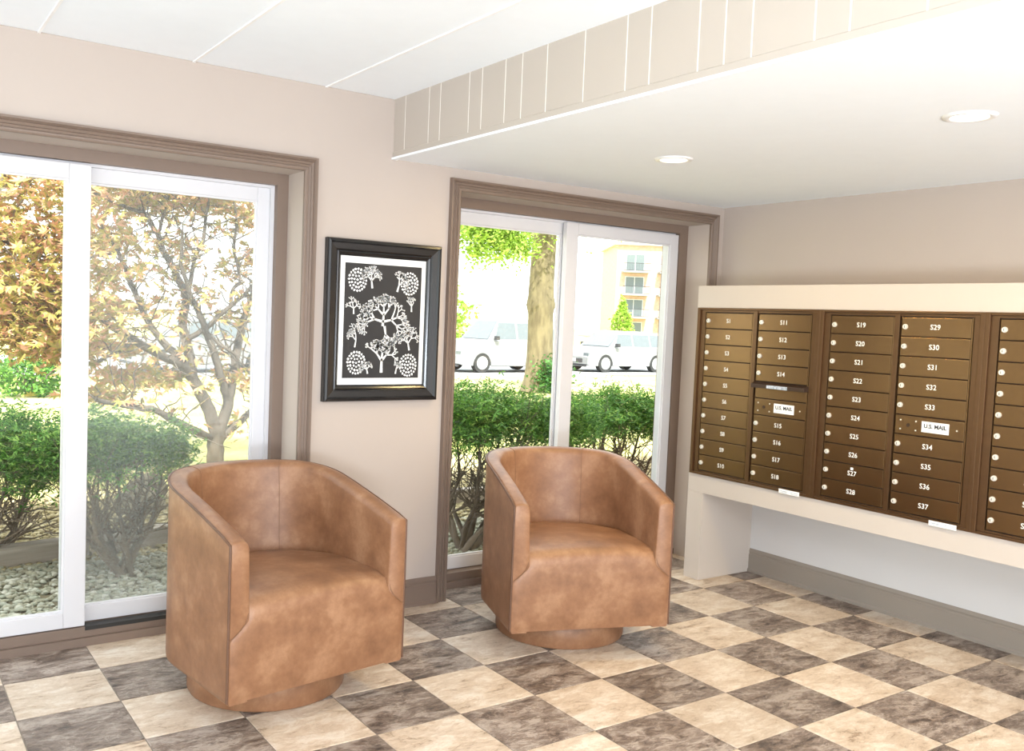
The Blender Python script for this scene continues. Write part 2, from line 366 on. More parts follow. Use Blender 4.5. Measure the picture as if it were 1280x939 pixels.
def skirting(name, p0, p1, nrm, h, label, mat='baseboard_paint'):
    prof = [(0, 0), (0.022, 0), (0.022, 0.012), (0.014, 0.022), (0.014, h-0.035), (0.010, h-0.030), (0.010, h-0.022), (0.013, h-0.018), (0.006, h), (0, h)]
    p0 = Vector(p0); p1 = Vector(p1); nrm = Vector(nrm); vs = []
    for d, z in prof: vs += [p0+nrm*d+Vector((0, 0, z)), p1+nrm*d+Vector((0, 0, z))]
    n = len(prof); fs = [(2*k, 2*k+1, 2*((k+1) % n)+1, 2*((k+1) % n)) for k in range(n)]
    fs += [tuple(2*k for k in range(n)), tuple(2*k+1 for k in range(n))[::-1]]
    return struct(MB().add(vs, fs).build(name, mat), label)
skirting('baseboard_back', (W1[1]+0.06, YW, 0), (W2[0]-0.06, YW, 0), (0, -1, 0), 0.132, 'taupe baseboard between the two windows', 'trim_paint')
skirting('baseboard_right', (XR, -0.215, 0), (XR, YB, 0), (-1, 0, 0), 0.135, 'taupe baseboard under the mailboxes')

# ------------------------------------------------------------------ windows
def bars(x0, x1, z0, z1, y0, y1, l, r, t, bt):
    b = MB(); b.box((x0, y0, z0), (x0+l, y1, z1)); b.box((x1-r, y0, z0), (x1, y1, z1))
    b.box((x0+l, y0, z1-t), (x1-r, y1, z1)); b.box((x0+l, y0, z0), (x1-r, y1, z0+bt)); return b
def window(name, x0, x1, fx, front_left, label, split):
    root = empty(name, ((x0+x1)/2, 0.28, 0)); struct(root, label); ox = Vector((-(x0+x1)/2, -0.28, 0))
    def put(b, nm, mt, par=None, bevel=0.0):
        me = b.mesh(nm, mt, None, bevel); o = link(nm, me, par or root, ox if par is None else (0, 0, 0)); return o
    f0, f1 = fx
    b = MB(); b.box((x0, 0.28, 0), (f0, YO, ZH)); b.box((f1, 0.28, 0), (x1, YO, ZH)); b.box((f0, 0.28, 1.953), (f1, YO, ZH)); b.box((f0, 0.28, 0.0), (f1, YO, 0.0755))
    put(b, 'subframe', 'trim_paint')
    put(MB().box((x0, 0.262, 0), (x1, 0.28, 0.034)), 'sill_nosing', 'trim_paint')
    put(MB().box((split+0.044, 0.279, 0.060), (f1, 0.33, 0.0765)), 'track', 'black_track') if front_left else None
    put(bars(f0, f1, 0.060, 1.953, 0.315, 0.40, 0.016, 0.016, 0.012, 0.012), 'vinyl_frame', 'white_vinyl')
    z0, z1 = 0.079, 1.943
    la, ra = (f0+0.004, split+0.044), (split-0.044, f1-0.004)
    for (xa, xb), left in ((la, True), (ra, False)):
        fr = (left == front_left); ya, yb = (0.285, 0.318) if fr else (0.336, 0.370)
        l, r = (0.066, 0.082) if left else (0.082, 0.066)
        s = put(bars(xa, xb, z0, z1, ya, yb, l, r, 0.062, 0.064), 'sash', 'white_vinyl', None, 0.003)
        bd = bars(xa+l-0.004, xb-r+0.004, z0+0.060, z1-0.058, ya+0.008, ya+0.020, 0.012, 0.012, 0.012, 0.012)
        put(bd, 'glazing_bead', 'white_vinyl', s)
        put(MB().box((xa+l-0.003, ya+0.013, z0+0.060), (xb-r+0.003, ya+0.018, z1-0.058)), 'pane', 'window_glass', s)
        if not fr and front_left:
            sc = put(MB().box((xa+l, yb+0.012, z0+0.06), (xb-r, yb+0.0125, z1-0.06)), 'insect_screen', 'insect_mesh')
    return root
window('window_1', W1[0], W1[1], (-2.20, -0.556), True, 'white sliding window in taupe frame behind the left armchair', -1.379)
window('window_2', W2[0], W2[1], (0.352, 1.995), False, 'white sliding window in taupe frame beside the mailboxes', 1.165)
# glazed entrance in the left wall (out of view)
root = empty('door_1', (XL-0.08, -1.775, 0)); struct(root, 'glazed entrance left of the view')
for (ya, yb) in ((-3.3, -1.8), (-1.75, -0.25)):
    b = MB(); yo = 1.775
    b.box((-0.03, ya+yo, 0), (0.03, ya+yo+0.06, 2.15)); b.box((-0.03, yb+yo-0.06, 0), (0.03, yb+yo, 2.15)); b.box((-0.03, ya+yo+0.06, 2.08), (0.03, yb+yo-0.06, 2.15)); b.box((-0.03, ya+yo+0.06, 0), (0.03, yb+yo-0.06, 0.12))
    d = b.build('door_leaf', 'white_vinyl', root)
    MB().box((-0.003, ya+yo+0.06, 0.12), (0.003, yb+yo-0.06, 2.08)).build('pane', 'window_glass', d)

# ------------------------------------------------------------------ downlights
def downlight(x, y, label):
    root = empty('recessed_downlight', (x, y, ZS)); tag(root, label, 'ceiling light', 'recessed downlights in the soffit')
    n = 36; prof = [(0.056, 0.0), (0.058, -0.006), (0.066, -0.009), (0.078, -0.006), (0.082, 0.0)]
    vs = [(r*math.cos(2*math.pi*k/n), r*math.sin(2*math.pi*k/n), z) for r, z in prof for k in range(n)]
    fs = [(i*n+k, i*n+(k+1) % n, (i+1)*n+(k+1) % n, (i+1)*n+k) for i in range(len(prof)-1) for k in range(n)]
    MB().add(vs, fs).build('trim_ring', 'white_metal', root, smooth=50)
    b = MB(); b.cyl((0, 0, 0), 2, 0.057, -0.003, -0.001, 36); b.build('lens', 'lamp_lens', root)
    l = lamp('downlight_beam', 'AREA', (0, 0, -0.012), 10, (1, 0.74, 0.34), (0, 0, 0), shape='DISK', size=0.11); l.parent = root
downlight(0.795, -0.795, 'round recessed ceiling light above the right armchair')
downlight(0.872, -2.005, 'round recessed ceiling light at the upper right, nearer the camera')

# ------------------------------------------------------------------ picture
def picture():
    X0, X1, Z0, Z1 = -0.396, 0.193, 1.001, 1.728
    cx, cz = (X0+X1)/2, (Z0+Z1)/2; hw, hh = (X1-X0)/2, (Z1-Z0)/2
    root = empty('picture_frame', (cx, YW, cz)); tag(root, 'black framed black and white botanical print between the windows', 'picture')
    prof = [(0, 0), (0, 0.030), (0.004, 0.036), (0.014, 0.038), (0.020, 0.030), (0.046, 0.026), (0.052, 0.021), (0.058, 0.024), (0.066, 0.020), (0.074, 0.012), (0.074, 0.0)]
    vs = []; fs = []; n = len(prof)
    for u, d in prof: vs += [(-hw+u, -d, -hh+u), (hw-u, -d, -hh+u), (hw-u, -d, hh-u), (-hw+u, -d, hh-u)]
    for k in range(n-1):
        for s in range(4): fs.append((k*4+s, k*4+(s+1) % 4, (k+1)*4+(s+1) % 4, (k+1)*4+s))
    MB().add(vs, fs).build('frame', 'black_lacquer', root)
    pw, ph = hw-0.070, hh-0.070
    MB().box((-pw, -0.012, -ph), (pw, -0.002, ph)).build('mount', 'paper_white', root)
    bx0, bx1, bz0, bz1 = -pw+0.026, pw-0.026, -ph+0.034, ph-0.034
    MB().box((bx0, -0.0128, bz0), (bx1, -0.012, bz1)).build('print_ground', 'paper_black', root)
    # generic leafy sprigs and rosettes, printed white on black
    b = MB(); r2 = random.Random(5)
    def disc(x, z, r, n=9, wob=0.0):
        if not (bx0+r < x < bx1-r and bz0+r < z < bz1-r): return
        vs = [(x, -0.0131, z)]+[(x+r*(1+wob*r2.uniform(-1, 1))*math.cos(2*math.pi*k/n), -0.0131, z+r*(1+wob*r2.uniform(-1, 1))*math.sin(2*math.pi*k/n)) for k in range(n)]
        b.add(vs, [(0, 1+k, 1+(k+1) % n) for k in range(n)])
    def seg(x, z, x2, z2, w0, w1):
        d = Vector((x2-x, z2-z)); 
        if d.length < 1e-6 or not (bx0 < min(x, x2) and max(x, x2) < bx1 and bz0 < min(z, z2) and max(z, z2) < bz1): return
        nn = Vector((-d.y, d.x)).normalized()
        b.add([(x+nn.x*w0, -0.0131, z+nn.y*w0), (x-nn.x*w0, -0.0131, z-nn.y*w0), (x2-nn.x*w1, -0.0131, z2-nn.y*w1), (x2+nn.x*w1, -0.0131, z2+nn.y*w1)], [(0, 1, 2, 3)])
    def sprig(x, z, a, L, w0, dep):
        x2, z2 = x+L*math.cos(a), z+L*math.sin(a); seg(x, z, x2, z2, w0, w0*0.7)
        if dep == 0:
            disc(x2, z2, w0*2.0, 7, 0.4); return
        for da in (-0.75, 0.1, 0.8):
            if r2.random() < 0.9: sprig(x2, z2, a+da+r2.uniform(-.25, .25), L*r2.uniform(0.6, 0.85), w0*0.75, dep-1)
    for (x, z, a, L, w0) in ((0, -0.02, 1.5, 0.05, 0.0065), (0.01, -0.02, -1.4, 0.04, 0.006), (0, 0, 0.2, 0.045, 0.006), (0, 0, 2.9, 0.045, 0.006), (0, -0.235, 1.57, 0.055, 0.0075), (-0.06, 0.15, 1.7, 0.034, 0.005), (0.07, 0.14, 1.3, 0.034, 0.005),
                             (-0.14, -0.12, 1.4, 0.032, 0.004), (0.145, -0.13, 1.8, 0.034, 0.0045), (-0.15, 0.03, 1.6, 0.026, 0.004), (0.15, 0.05, 1.6, 0.026, 0.004), (-0.07, -0.24, 1.8, 0.022, 0.004), (0.075, -0.24, 1.4, 0.022, 0.004)):
        sprig(x, z, a, L, w0, 4 if L > 0.03 else 3)
    for (x, z) in ((-0.135, 0.185), (0.135, 0.18), (-0.13, -0.19), (0.14, -0.20)):
        for ring, (rr, cnt) in enumerate(((0.0, 1), (0.016, 7), (0.030, 13), (0.043, 20))):
            for k in range(cnt):
                t = 2*math.pi*k/cnt+0.3*ring; disc(x+rr*math.cos(t), z+rr*1.15*math.sin(t), 0.0058, 6, 0.3)
    tag(b.build('print_motif', 'paper_white', root), 'white leafy sprigs and rosettes')
picture()

# ------------------------------------------------------------------ mailboxes
Y0 = -0.122; UW = 0.7715; ZM0, ZM1 = 0.589, 1.504; XM = 1.75; SEND = Y0-3*UW-0.11
root = empty('mailbox_surround', (XM, Y0, 0)); tag(root, 'pale painted built-in surround holding the bronze mailboxes', 'cabinet')
def sur(lo, hi, nm):
    b = MB().box((lo[0]-XM, lo[1]-Y0, lo[2]), (hi[0]-XM, hi[1]-Y0, hi[2])); b.build(nm, 'wall_paint_lit', root, bevel=0.002)
sur((XM, SEND, ZM1), (XR-0.001, -0.110, 1.624), 'top_panel')
sur((XM, -0.215, 0), (XR-0.001, -0.110, 0.487), 'side_panel')
sur((XM, SEND, 0.487), (XR-0.001, -0.110, ZM0), 'apron')
sur((XM, Y0, ZM0), (XR-0.001, -0.110, ZM1), 'side_strip')
sur((XM, SEND, ZM0), (XR-0.001, SEND+0.11, ZM1), 'side_strip')
sur((XM, SEND, 0), (XR-0.001, SEND+0.11, 0.487), 'side_panel')
MB().box((XR-0.006-XM, SEND+0.11-Y0, 0.1355), (XR-0.001-XM, -0.215-Y0, 0.487)).build('back_panel', 'niche_grey', root)  # thin pale grey sheet covering the back of the niche
FONT_CACHE = {}
def text_mesh(txt, size, mat, bold=0.0):
    key = (txt, size, mat)
    if key in FONT_CACHE: return FONT_CACHE[key]
    c = bpy.data.curves.new('lettering', 'FONT'); c.body = txt; c.size = size; c.align_x = 'CENTER'; c.align_y = 'CENTER'; c.extrude = 0.0003; c.offset = bold; c.resolution_u = 3
    o = bpy.data.objects.new('lettering', c); COL.objects.link(o)
    bpy.context.view_layer.update()
    me = bpy.data.meshes.new_from_object(o.evaluated_get(bpy.context.evaluated_depsgraph_get()))
    bpy.data.objects.remove(o); bpy.data.curves.remove(c)
    me.materials.clear(); me.materials.append(MAT[mat]); FONT_CACHE[key] = me; return me
UR = Matrix(((0, 0, -1, 0), (-1, 0, 0, 0), (0, 1, 0, 0), (0, 0, 0, 1)))     # local x = along the wall, y = up, z = out of the wall
H = ZM1-ZM0; DB, DT = 0.024, 0.026; PIT = (H-DB-DT)/10
lockb = MB(); lockb.cyl((0, 0, 0), 2, 0.0118, 0, 0.006, 16, 0, 0.0112); lockb.cyl((0, 0, 0), 2, 0.0095, 0.006, 0.0095, 16, 0, 0.008); lockb.box((-0.0012, -0.005, 0.0095), (0.0012, 0.005, 0.0099), 1)
LOCK = lockb.mesh('lock', ['chrome', 'keyhole'], 40)
def door_mesh(wd, h): return MB().box((0.0012, 0.0022, -0.012), (wd-0.0012, h-0.0022, 0.0055)).mesh('door', 'bronze', None, 0.0016)
CA = (0.058, 0.370); CB = (0.409, 0.716)
DM = {0: door_mesh(CA[1]-CA[0], PIT), 1: door_mesh(CB[1]-CB[0], PIT)}
def mail_unit(k, label, first):
    root = empty('mailbox_unit', mat=Matrix.Translation((XM, Y0-k*UW, ZM0)) @ UR)
    tag(root, label, 'mailbox', 'bronze wall mailbox units')
    MB().box((0.004, 0.004, -0.40), (UW-0.004, H-0.004, -0.010)).build('cabinet_body', 'bronze_dark', root)
    b = MB()
    b.box((0, 0, -0.02), (0.020, H, 0.012)); b.box((UW-0.020, 0, -0.02), (UW, H, 0.012)); b.box((0.020, H-0.012, -0.02), (UW-0.020, H, 0.012)); b.box((0.020, 0, -0.02), (UW-0.020, 0.012, 0.012))
    b.build('rim', 'bronze_frame', root, bevel=0.002)
    b = MB()
    b.box((0.020, 0.012, -0.02), (CA[0]-0.006, H-0.012, 0.002)); b.box((CA[1]+0.008, 0.012, -0.02), (CB[0]-0.008, H-0.012, 0.008)); b.box((CB[1]+0.010, 0.012, -0.02), (UW-0.020, H-0.012, 0.006))
    b.box((CA[0]-0.006, H-DT+0.003, -0.02), (CB[1]+0.01, H-0.012, 0.003)); b.box((CA[0]-0.006, 0.012, -0.02), (CB[1]+0.01, DB-0.003, 0.003))
    b.build('mullions', 'bronze_frame', root, bevel=0.001)
    for c in (CA, CB): MB().box((c[1]+0.0005, DB, -0.012), (c[1]+0.0065, H-DT, 0.0050)).build('hinge_strip', 'bronze', root)
    def door(col, row, num):
        c = (CA, CB)[col]; d = link('door', DM[col], root, (c[0], H-DT-(row+1)*PIT, 0)); wd = c[1]-c[0]
        link('lock', LOCK, d, (0.019, PIT/2, 0.0055))
        n = link('number', text_mesh('S%d' % num, 0.0315, 'white_print', 0.00015), d, (wd*0.5, PIT/2, 0.0058))
        n['label'] = 'white number S%d' % num
        if num == 27: MB().box((wd*0.5-0.008, PIT*0.5+0.017, 0.0055), (wd*0.5+0.006, PIT*0.5+0.029, 0.0062)).build('sticker', 'white_print', d)
    def mail_door(col, row, rows):
        c = (CA, CB)[col]; wd = c[1]-c[0]
        d = link('mail_collection_door', MB().box((0.0012, 0.0022, -0.012), (wd-0.0012, PIT*1.0-0.0022, 0.0055)).mesh('mail_collection_door', 'bronze', None, 0.0016), root, (c[0], H-DT-(row+1)*PIT, 0))
        p = MB().box((wd*0.40, PIT*0.24, 0.0055), (wd*0.79, PIT*0.78, 0.0068)).build('name_plate', 'white_print', d)
        t = link('lettering', text_mesh('U.S. MAIL', 0.0245, 'black_print', 0.0007), p, (wd*0.595, PIT*0.55, 0.0072)); t['label'] = 'black U.S. MAIL lettering'
        MB().box((wd*0.44, PIT*0.34, 0.0068), (wd*0.74, PIT*0.36, 0.0071)).build('print_line', 'pale_blue_print', p)
        b = MB(); b.cyl((wd*0.20, PIT*0.5, 0), 2, 0.008, 0.0055, 0.0075, 14)
        b.build('lock_cylinder', 'bronze_dark', d)
        for (fx, fy) in ((0.085, 0.27), (0.085, 0.73), (0.315, 0.27), (0.315, 0.73), (0.90, 0.5)):
            b = MB(); b.cyl((wd*fx, PIT*fy, 0), 2, 0.0035, 0.0055, 0.0075, 8); b.build('screw', 'chrome', d)
    num = first
    for r in range(10): door(0, r, num); num += 1
    if k == 0:
        for r in range(4): door(1, r, num); num += 1
        c = CB; wd = c[1]-c[0]; ytop = H-DT-4*PIT
        hd = link('outgoing_slot_panel', MB().box((0.0012, 0.0022, -0.012), (wd-0.0012, PIT-0.03, 0.0040)).mesh('outgoing_slot_panel', 'bronze', None, 0.0016), root, (c[0], ytop-PIT, 0))
        vs = [(-0.012, PIT-0.030, 0.0), (wd+0.012, PIT-0.030, 0.0), (wd+0.012, PIT-0.002, 0.0), (-0.012, PIT-0.002, 0.0), (-0.004, PIT-0.033, 0.034), (wd+0.004, PIT-0.033, 0.034), (wd+0.004, PIT-0.013, 0.034), (-0.004, PIT-0.013, 0.034)]
        h = MB().add(vs, [(0, 3, 2, 1), (4, 5, 6, 7), (0, 1, 5, 4), (1, 2, 6, 5), (2, 3, 7, 6), (3, 0, 4, 7)]).build('slot_hood', 'bronze_dark', hd, bevel=0.002)
        MB().box((wd*0.30, PIT-0.031, 0.034), (wd*0.70, PIT-0.015, 0.0346)).build('slot_label', 'pale_blue_print', h)
        mail_door(1, 5, 2)
        for r in range(6, 10): door(1, r, num); num += 1
    else:
        for r in range(5): door(1, r, num); num += 1
        mail_door(1, 5, 1)
        for r in range(6, 10): door(1, r, num); num += 1
    if k < 2:
        s = MB().box((0.595, -0.006, 0.0121), (0.715, 0.016, 0.0126)).build('paper_sticker', 'white_print', root)
        for q, (xa, xb, ya, yb) in enumerate(((0.605, 0.645, 0.004, 0.007), (0.605, 0.645, -0.003, 0.0), (0.665, 0.705, 0.004, 0.007), (0.665, 0.705, -0.003, 0.0))):
            MB().box((xa, ya, 0.0126), (xb, yb, 0.0128)).build('print_line', 'pale_blue_print', s)
mail_unit(0, 'bronze mailbox unit numbered S1 to S18 next to the window', 1)
mail_unit(1, 'middle bronze mailbox unit numbered S19 to S37', 19)
mail_unit(2, 'bronze mailbox unit cut off by the right edge, starting at S38', 38)

# ------------------------------------------------------------------ armchairs
CW, CD, ZB, ZA, ZK, RB, AW = 0.703, 0.739, 0.118, 0.652, 0.784, 0.290, 0.067
def zt(ly):
    t = min(max((CD/2-ly)/(CD*0.86), 0), 1); return ZA+(ZK-ZA)*(1-(1-t)**1.35)
def upath(hw, front, back, n_s=9, n_a=40):
    yc = -CD/2+CW/2*0.92; pts = []
    for k in range(n_s): pts.append((hw, front+(yc-front)*k/n_s))
    for k in range(n_a+1):
        a = math.pi*k/n_a; pts.append((hw*math.cos(a), yc-(yc-back)*math.sin(a)))
    for k in range(n_s): pts.append((-hw, yc+(front-yc)*(k+1)/n_s))
    return pts
def make_chair():
    parts = {}
    N_ = 9
    out = upath(CW/2, CD/2, -CD/2); inn = upath(CW/2-AW, CD/2, -CD/2+0.082); inn2 = upath(CW/2-AW-0.006, CD/2, -CD/2+0.120)
    n = len(out); rings = []
    for k in range(n):
        o, i, i2 = Vector(out[k]), Vector(inn[k]), Vector(inn2[k]); z = zt(o.y)
        sec = [(o.lerp(i, 0.10), ZB), (o.lerp(i, 0.02), ZB+0.006), (o, ZB+0.02), (o, ZB+0.2), (o, z-0.10), (o, z-0.012), (o.lerp(i, 0.05), z-0.003), (o.lerp(i, 0.16), z), (o.lerp(i, 0.5), z+0.003), (o.lerp(i, 0.80), z-0.002), (o.lerp(i, 0.94), z-0.010), (i, z-0.026),
               (i.lerp(i2, 0.35), z-0.10), (i.lerp(i2, 0.8), 0.46), (i2, 0.40), (i2, ZB)]
        rings.append([Vector((p.x, p.y, zz)) for p, zz in sec])
    m_ = len(rings[0])
    # soften the arm fronts with an inset end section
    def inset(r, d, s):
        c = sum(r, Vector())/len(r); res = []
        for p in r:
            q = p.copy(); q.y += d; q.x = c.x+(p.x-c.x)*s; q.z = p.z-(1-s)*0.10 if p.z > 0.5 else p.z; res.append(q)
        return res
    rings = [inset(rings[0], 0.004, 0.90), inset(rings[0], 0.001, 0.97)]+[inset(rings[0], -0.008, 1.0)]+rings[1:-1]+[inset(rings[-1], -0.008, 1.0), inset(rings[-1], 0.001, 0.97), inset(rings[-1], 0.004, 0.90)]
    b = MB(); vs = [q for r in rings for q in r]; fs = []
    for k in range(len(rings)-1):
        for q in range(m_): fs.append((k*m_+q, k*m_+(q+1) % m_, (k+1)*m_+(q+1) % m_, (k+1)*m_+q))
    fs += [tuple(range(m_)), tuple((len(rings)-1)*m_+q for q in range(m_))[::-1]]
    b.add(vs, fs); parts['barrel_back'] = b.mesh('barrel_back', 'leather', 50)
    # seat with the front apron: one upholstered surface
    F_ = CD/2+0.008
    prof = [(F_-0.02, ZB+0.001, CW/2-0.004), (F_-0.004, ZB+0.006, CW/2-0.001), (F_, ZB+0.03, CW/2), (F_+0.002, 0.20, CW/2), (F_+0.003, 0.28, CW/2), (F_+0.003, 0.325, CW/2), (F_+0.002, 0.340, CW/2-0.006), (F_+0.002, 0.352, CW/2-0.020), (F_+0.001, 0.366, CW/2-0.038), (F_, 0.382, CW/2-0.053), (F_-0.001, 0.398, CW/2-0.063), (F_-0.005, 0.414, CW/2-AW),
            (F_-0.013, 0.428, CW/2-AW+0.004), (F_-0.028, 0.439, CW/2-AW+0.008), (F_-0.055, 0.447, CW/2-AW+0.010), (F_-0.12, 0.452, CW/2-AW+0.012), (F_-0.25, 0.452, CW/2-AW+0.012), (F_-0.38, 0.447, CW/2-AW+0.012), (F_-0.48, 0.440, CW/2-AW-0.03), (F_-0.57, 0.432, 0.20), (F_-0.62, 0.42, 0.13), (F_-0.62, ZB+0.01, 0.13), (F_-0.3, ZB+0.002, 0.25)]
    us = [-1, -0.985, -0.955, -0.90, -0.75, -0.5, -0.25, 0, 0.25, 0.5, 0.75, 0.90, 0.955, 0.985, 1]
    vs = []; fs = []
    for q, (ly, z, hw) in enumerate(prof):
        for u in us:
            e = max(0, (abs(u)-0.90)/0.10); yy = ly; zz = z
            if q < 13: yy = ly-0.010*e*e
            if 11 <= q <= 19: zz = z+0.014*(1-u*u)-0.010*e*e
            vs.append((hw*u, yy, zz))
    nu = len(us); npf = len(prof)
    for q in range(npf-1):
        for u in range(nu-1): fs.append((q*nu+u, q*nu+u+1, (q+1)*nu+u+1, (q+1)*nu+u))
    parts['seat'] = MB().add(vs, fs).mesh('seat', 'leather', 60)
    # swivel plinth
    n = 48; pr = [(RB-0.012, 0.0), (RB-0.004, 0.003), (RB, 0.012), (RB, 0.080), (RB-0.004, 0.092), (RB-0.02, 0.096), (0.10, 0.096), (0.10, ZB+0.012)]
    vs = [(r*math.cos(2*math.pi*k/n), r*math.sin(2*math.pi*k/n), z) for r, z in pr for k in range(n)]
    fs = [(i*n+k, i*n+(k+1) % n, (i+1)*n+(k+1) % n, (i+1)*n+k) for i in range(len(pr)-1) for k in range(n)]+[tuple(range(n))[::-1], tuple((len(pr)-1)*n+k for k in range(n))]
    parts['swivel_base'] = MB().add(vs, fs).mesh('swivel_base', 'leather', 40)
    # underside
    b = MB(); pl = upath(CW/2-0.01, CD/2-0.005, -CD/2+0.01); k = len(pl)
    b.add([(x, y, ZB+0.003) for x, y in pl]+[(x, y, ZB+0.012) for x, y in pl], [tuple(range(k)), tuple(range(k, 2*k))[::-1]]+[(i, (i+1) % k, k+(i+1) % k, k+i) for i in range(k)])
    parts['underside'] = b.mesh('underside', 'car_dark')
    # piping along the front edges and the outer top rim
    op = upath(CW/2+0.001, CD/2+0.002, -CD/2-0.001); P = []
    x0, y0 = op[0]
    for z in (ZB+0.01, 0.25, 0.40, 0.55, ZA-0.03, ZA-0.010): P.append((x0, y0, z))
    for (x, y) in op[1:-1]: P.append((x, y, zt(y)-0.006))
    for z in (ZA-0.010, ZA-0.03, 0.55, 0.40, 0.25, ZB+0.01): P.append((-x0, y0, z))
    parts['piping'] = MB().tube(P, 0.0046, 7).mesh('piping', 'leather_piping', 60)
    # seams on the inner back: real raised stitching
    seams = []
    for frac in (0.30, 0.70):
        k = 9+int(round(frac*40)); i, i2, o = Vector(inn[k]), Vector(inn2[k]), Vector(out[k]); z = zt(o.y); pts = []
        for (p, zz) in ((o.lerp(i, 0.2), z+0.0015), (o.lerp(i, 0.5), z+0.0035), (o.lerp(i, 0.80), z-0.0012), (o.lerp(i, 0.945), z-0.009), (i, z-0.026), (i.lerp(i2, 0.35), z-0.10), (i.lerp(i2, 0.8), 0.46), (i2, 0.42)):
            pts.append((p.x, p.y, zz))
        seams.append(MB().tube(pts, 0.0013, 6).mesh('seam', 'stitching'))
    for sg in (1, -1):   # crease where the arm front meets the seat apron
        pts = [(sg*(CW/2-0.001), F_-0.001, 0.332), (sg*(CW/2-0.020), F_+0.001, 0.347), (sg*(CW/2-0.040), F_+0.001, 0.364), (sg*(CW/2-0.055), F_, 0.380), (sg*(CW/2-0.064), F_-0.002, 0.396), (sg*(CW/2-0.067), F_-0.005, 0.414)]
        seams.append(MB().tube(pts, 0.0014, 6).mesh('seam', 'stitching'))
    parts['seam'] = seams
    return parts
CP = make_chair()
def chair(loc, rz, label):
    root = empty('swivel_armchair', loc, rz); tag(root, label, 'armchair', 'tan leather swivel barrel armchairs')
    for k, me in CP.items():
        if k == 'seam':
            for s in me: link('seam', s, root)
        else: link(k, me, root)
    return root
chair((-0.821, -0.404, 0.0), 3.276, 'tan leather swivel barrel armchair in front of the left window, nearer the camera')
chair((0.559, -0.459, 0.0), 2.799, 'tan leather swivel barrel armchair in front of the right window, beside the mailboxes')

# ================================================================== OUTSIDE
def gz(y):
    return -0.06-0.39*min(max((y-5.0)/17.0, 0), 1)
GX = np.linspace(-40, 160, 61); GY = np.concatenate([np.linspace(YO, 24, 30), np.linspace(26, 220, 15)])
vs = [(x, y, gz(y)) for y in GY for x in GX]; nx = len(GX)
fs = [(j*nx+i, j*nx+i+1, (j+1)*nx+i+1, (j+1)*nx+i) for j in range(len(GY)-1) for i in range(nx-1)]
struct(MB().add(vs, fs).build('ground', 'lawn'), 'sunlit lawn outside the windows')
b = MB(); ys = [19.8, 22.0, 30.0]
b.add([(x, y, gz(y)+0.012) for y in ys for x in (-40, 160)], [(0, 1, 3, 2), (2, 3, 5, 4)])
struct(b.build('road', 'asphalt'), 'pale road beyond the lawn with parked cars')
# gravel bed next to the building
bed = MB(); bed.box((-5, YO, -0.12), (6.5, 3.55, -0.045)); struct(bed.build('ground_bed', 'gravel_soil'), 'soil of the planting bed along the building')
def pebbles(name, n, xr, yr, size, mat, label):
    t = (1+5**.5)/2
    ico = np.array([(-1,t,0),(1,t,0),(-1,-t,0),(1,-t,0),(0,-1,t),(0,1,t),(0,-1,-t),(0,1,-t),(t,0,-1),(t,0,1),(-t,0,-1),(-t,0,1)])/math.sqrt(1+t*t)
    fi = np.array([(0,11,5),(0,5,1),(0,1,7),(0,7,10),(0,10,11),(1,5,9),(5,11,4),(11,10,2),(10,7,6),(7,1,8),(3,9,4),(3,4,2),(3,2,6),(3,6,8),(3,8,9),(4,9,5),(2,4,11),(6,2,10),(8,6,7),(9,8,1)])
    s = nr.uniform(0.6, 1.35, (n, 1))*size; sc = np.concatenate([s*nr.uniform(.8, 1.3, (n, 1)), s*nr.uniform(.6, 1.0, (n, 1)), s*nr.uniform(.4, .65, (n, 1))], 1)
    th = nr.uniform(0, 6.28, n); V = ico[None]*sc[:, None]*(1+nr.uniform(-.12, .12, (n, 12, 1)))
    c, s_ = np.cos(th)[:, None], np.sin(th)[:, None]
    X = V[..., 0]*c-V[..., 1]*s_; Y = V[..., 0]*s_+V[..., 1]*c
    P = np.stack([X+nr.uniform(*xr, n)[:, None], Y+nr.uniform(*yr, n)[:, None], V[..., 2]-0.045+nr.uniform(0, .012, n)[:, None]], -1).reshape(-1, 3)
    Fc = (fi[None]+12*np.arange(n)[:, None, None]).reshape(-1, 3)
    me = fast_mesh(name, P, Fc, mat); me.polygons.foreach_set('use_smooth', [True]*len(me.polygons))
    return tag(link(name, me), label, 'gravel', None, 'stuff')
pebbles('river_pebbles', 18000, (-3.2, 4.5), (0.45, 1.75), 0.0185, 'pebbles', 'grey river pebbles just outside the windows')
pebbles('leaf_littered_gravel', 17000, (-3.2, 5.0), (1.7, 3.55), 0.021, 'litter_pebbles', 'yellowish leaf-strewn gravel behind the timber edging')
def timber(p0, p1, label, z=-0.06, h=0.13, wd=0.10):
    p0, p1 = Vector(p0), Vector(p1); d = p1-p0; L = d.length
    o = MB().box((0, -wd/2, 0), (L, wd/2, h)).build('landscape_timber', 'timber', bevel=0.012)
    o.location = (p0.x, p0.y, z); o.rotation_euler = (0, 0, math.atan2(d.y, d.x)); tag(o, label, 'timber', 'timbers edging the planting bed')
timber((-3.1, 1.55), (-1.02, 1.86), 'weathered timber edging lying on gravel, behind the left sliding sash')
timber((-0.93, 1.86), (0.62, 2.22), 'weathered timber edging left of the near armchair, behind the bare shrub')
timber((0.72, 2.22), (2.9, 2.25), 'weathered timber edging behind the right window shrubs')
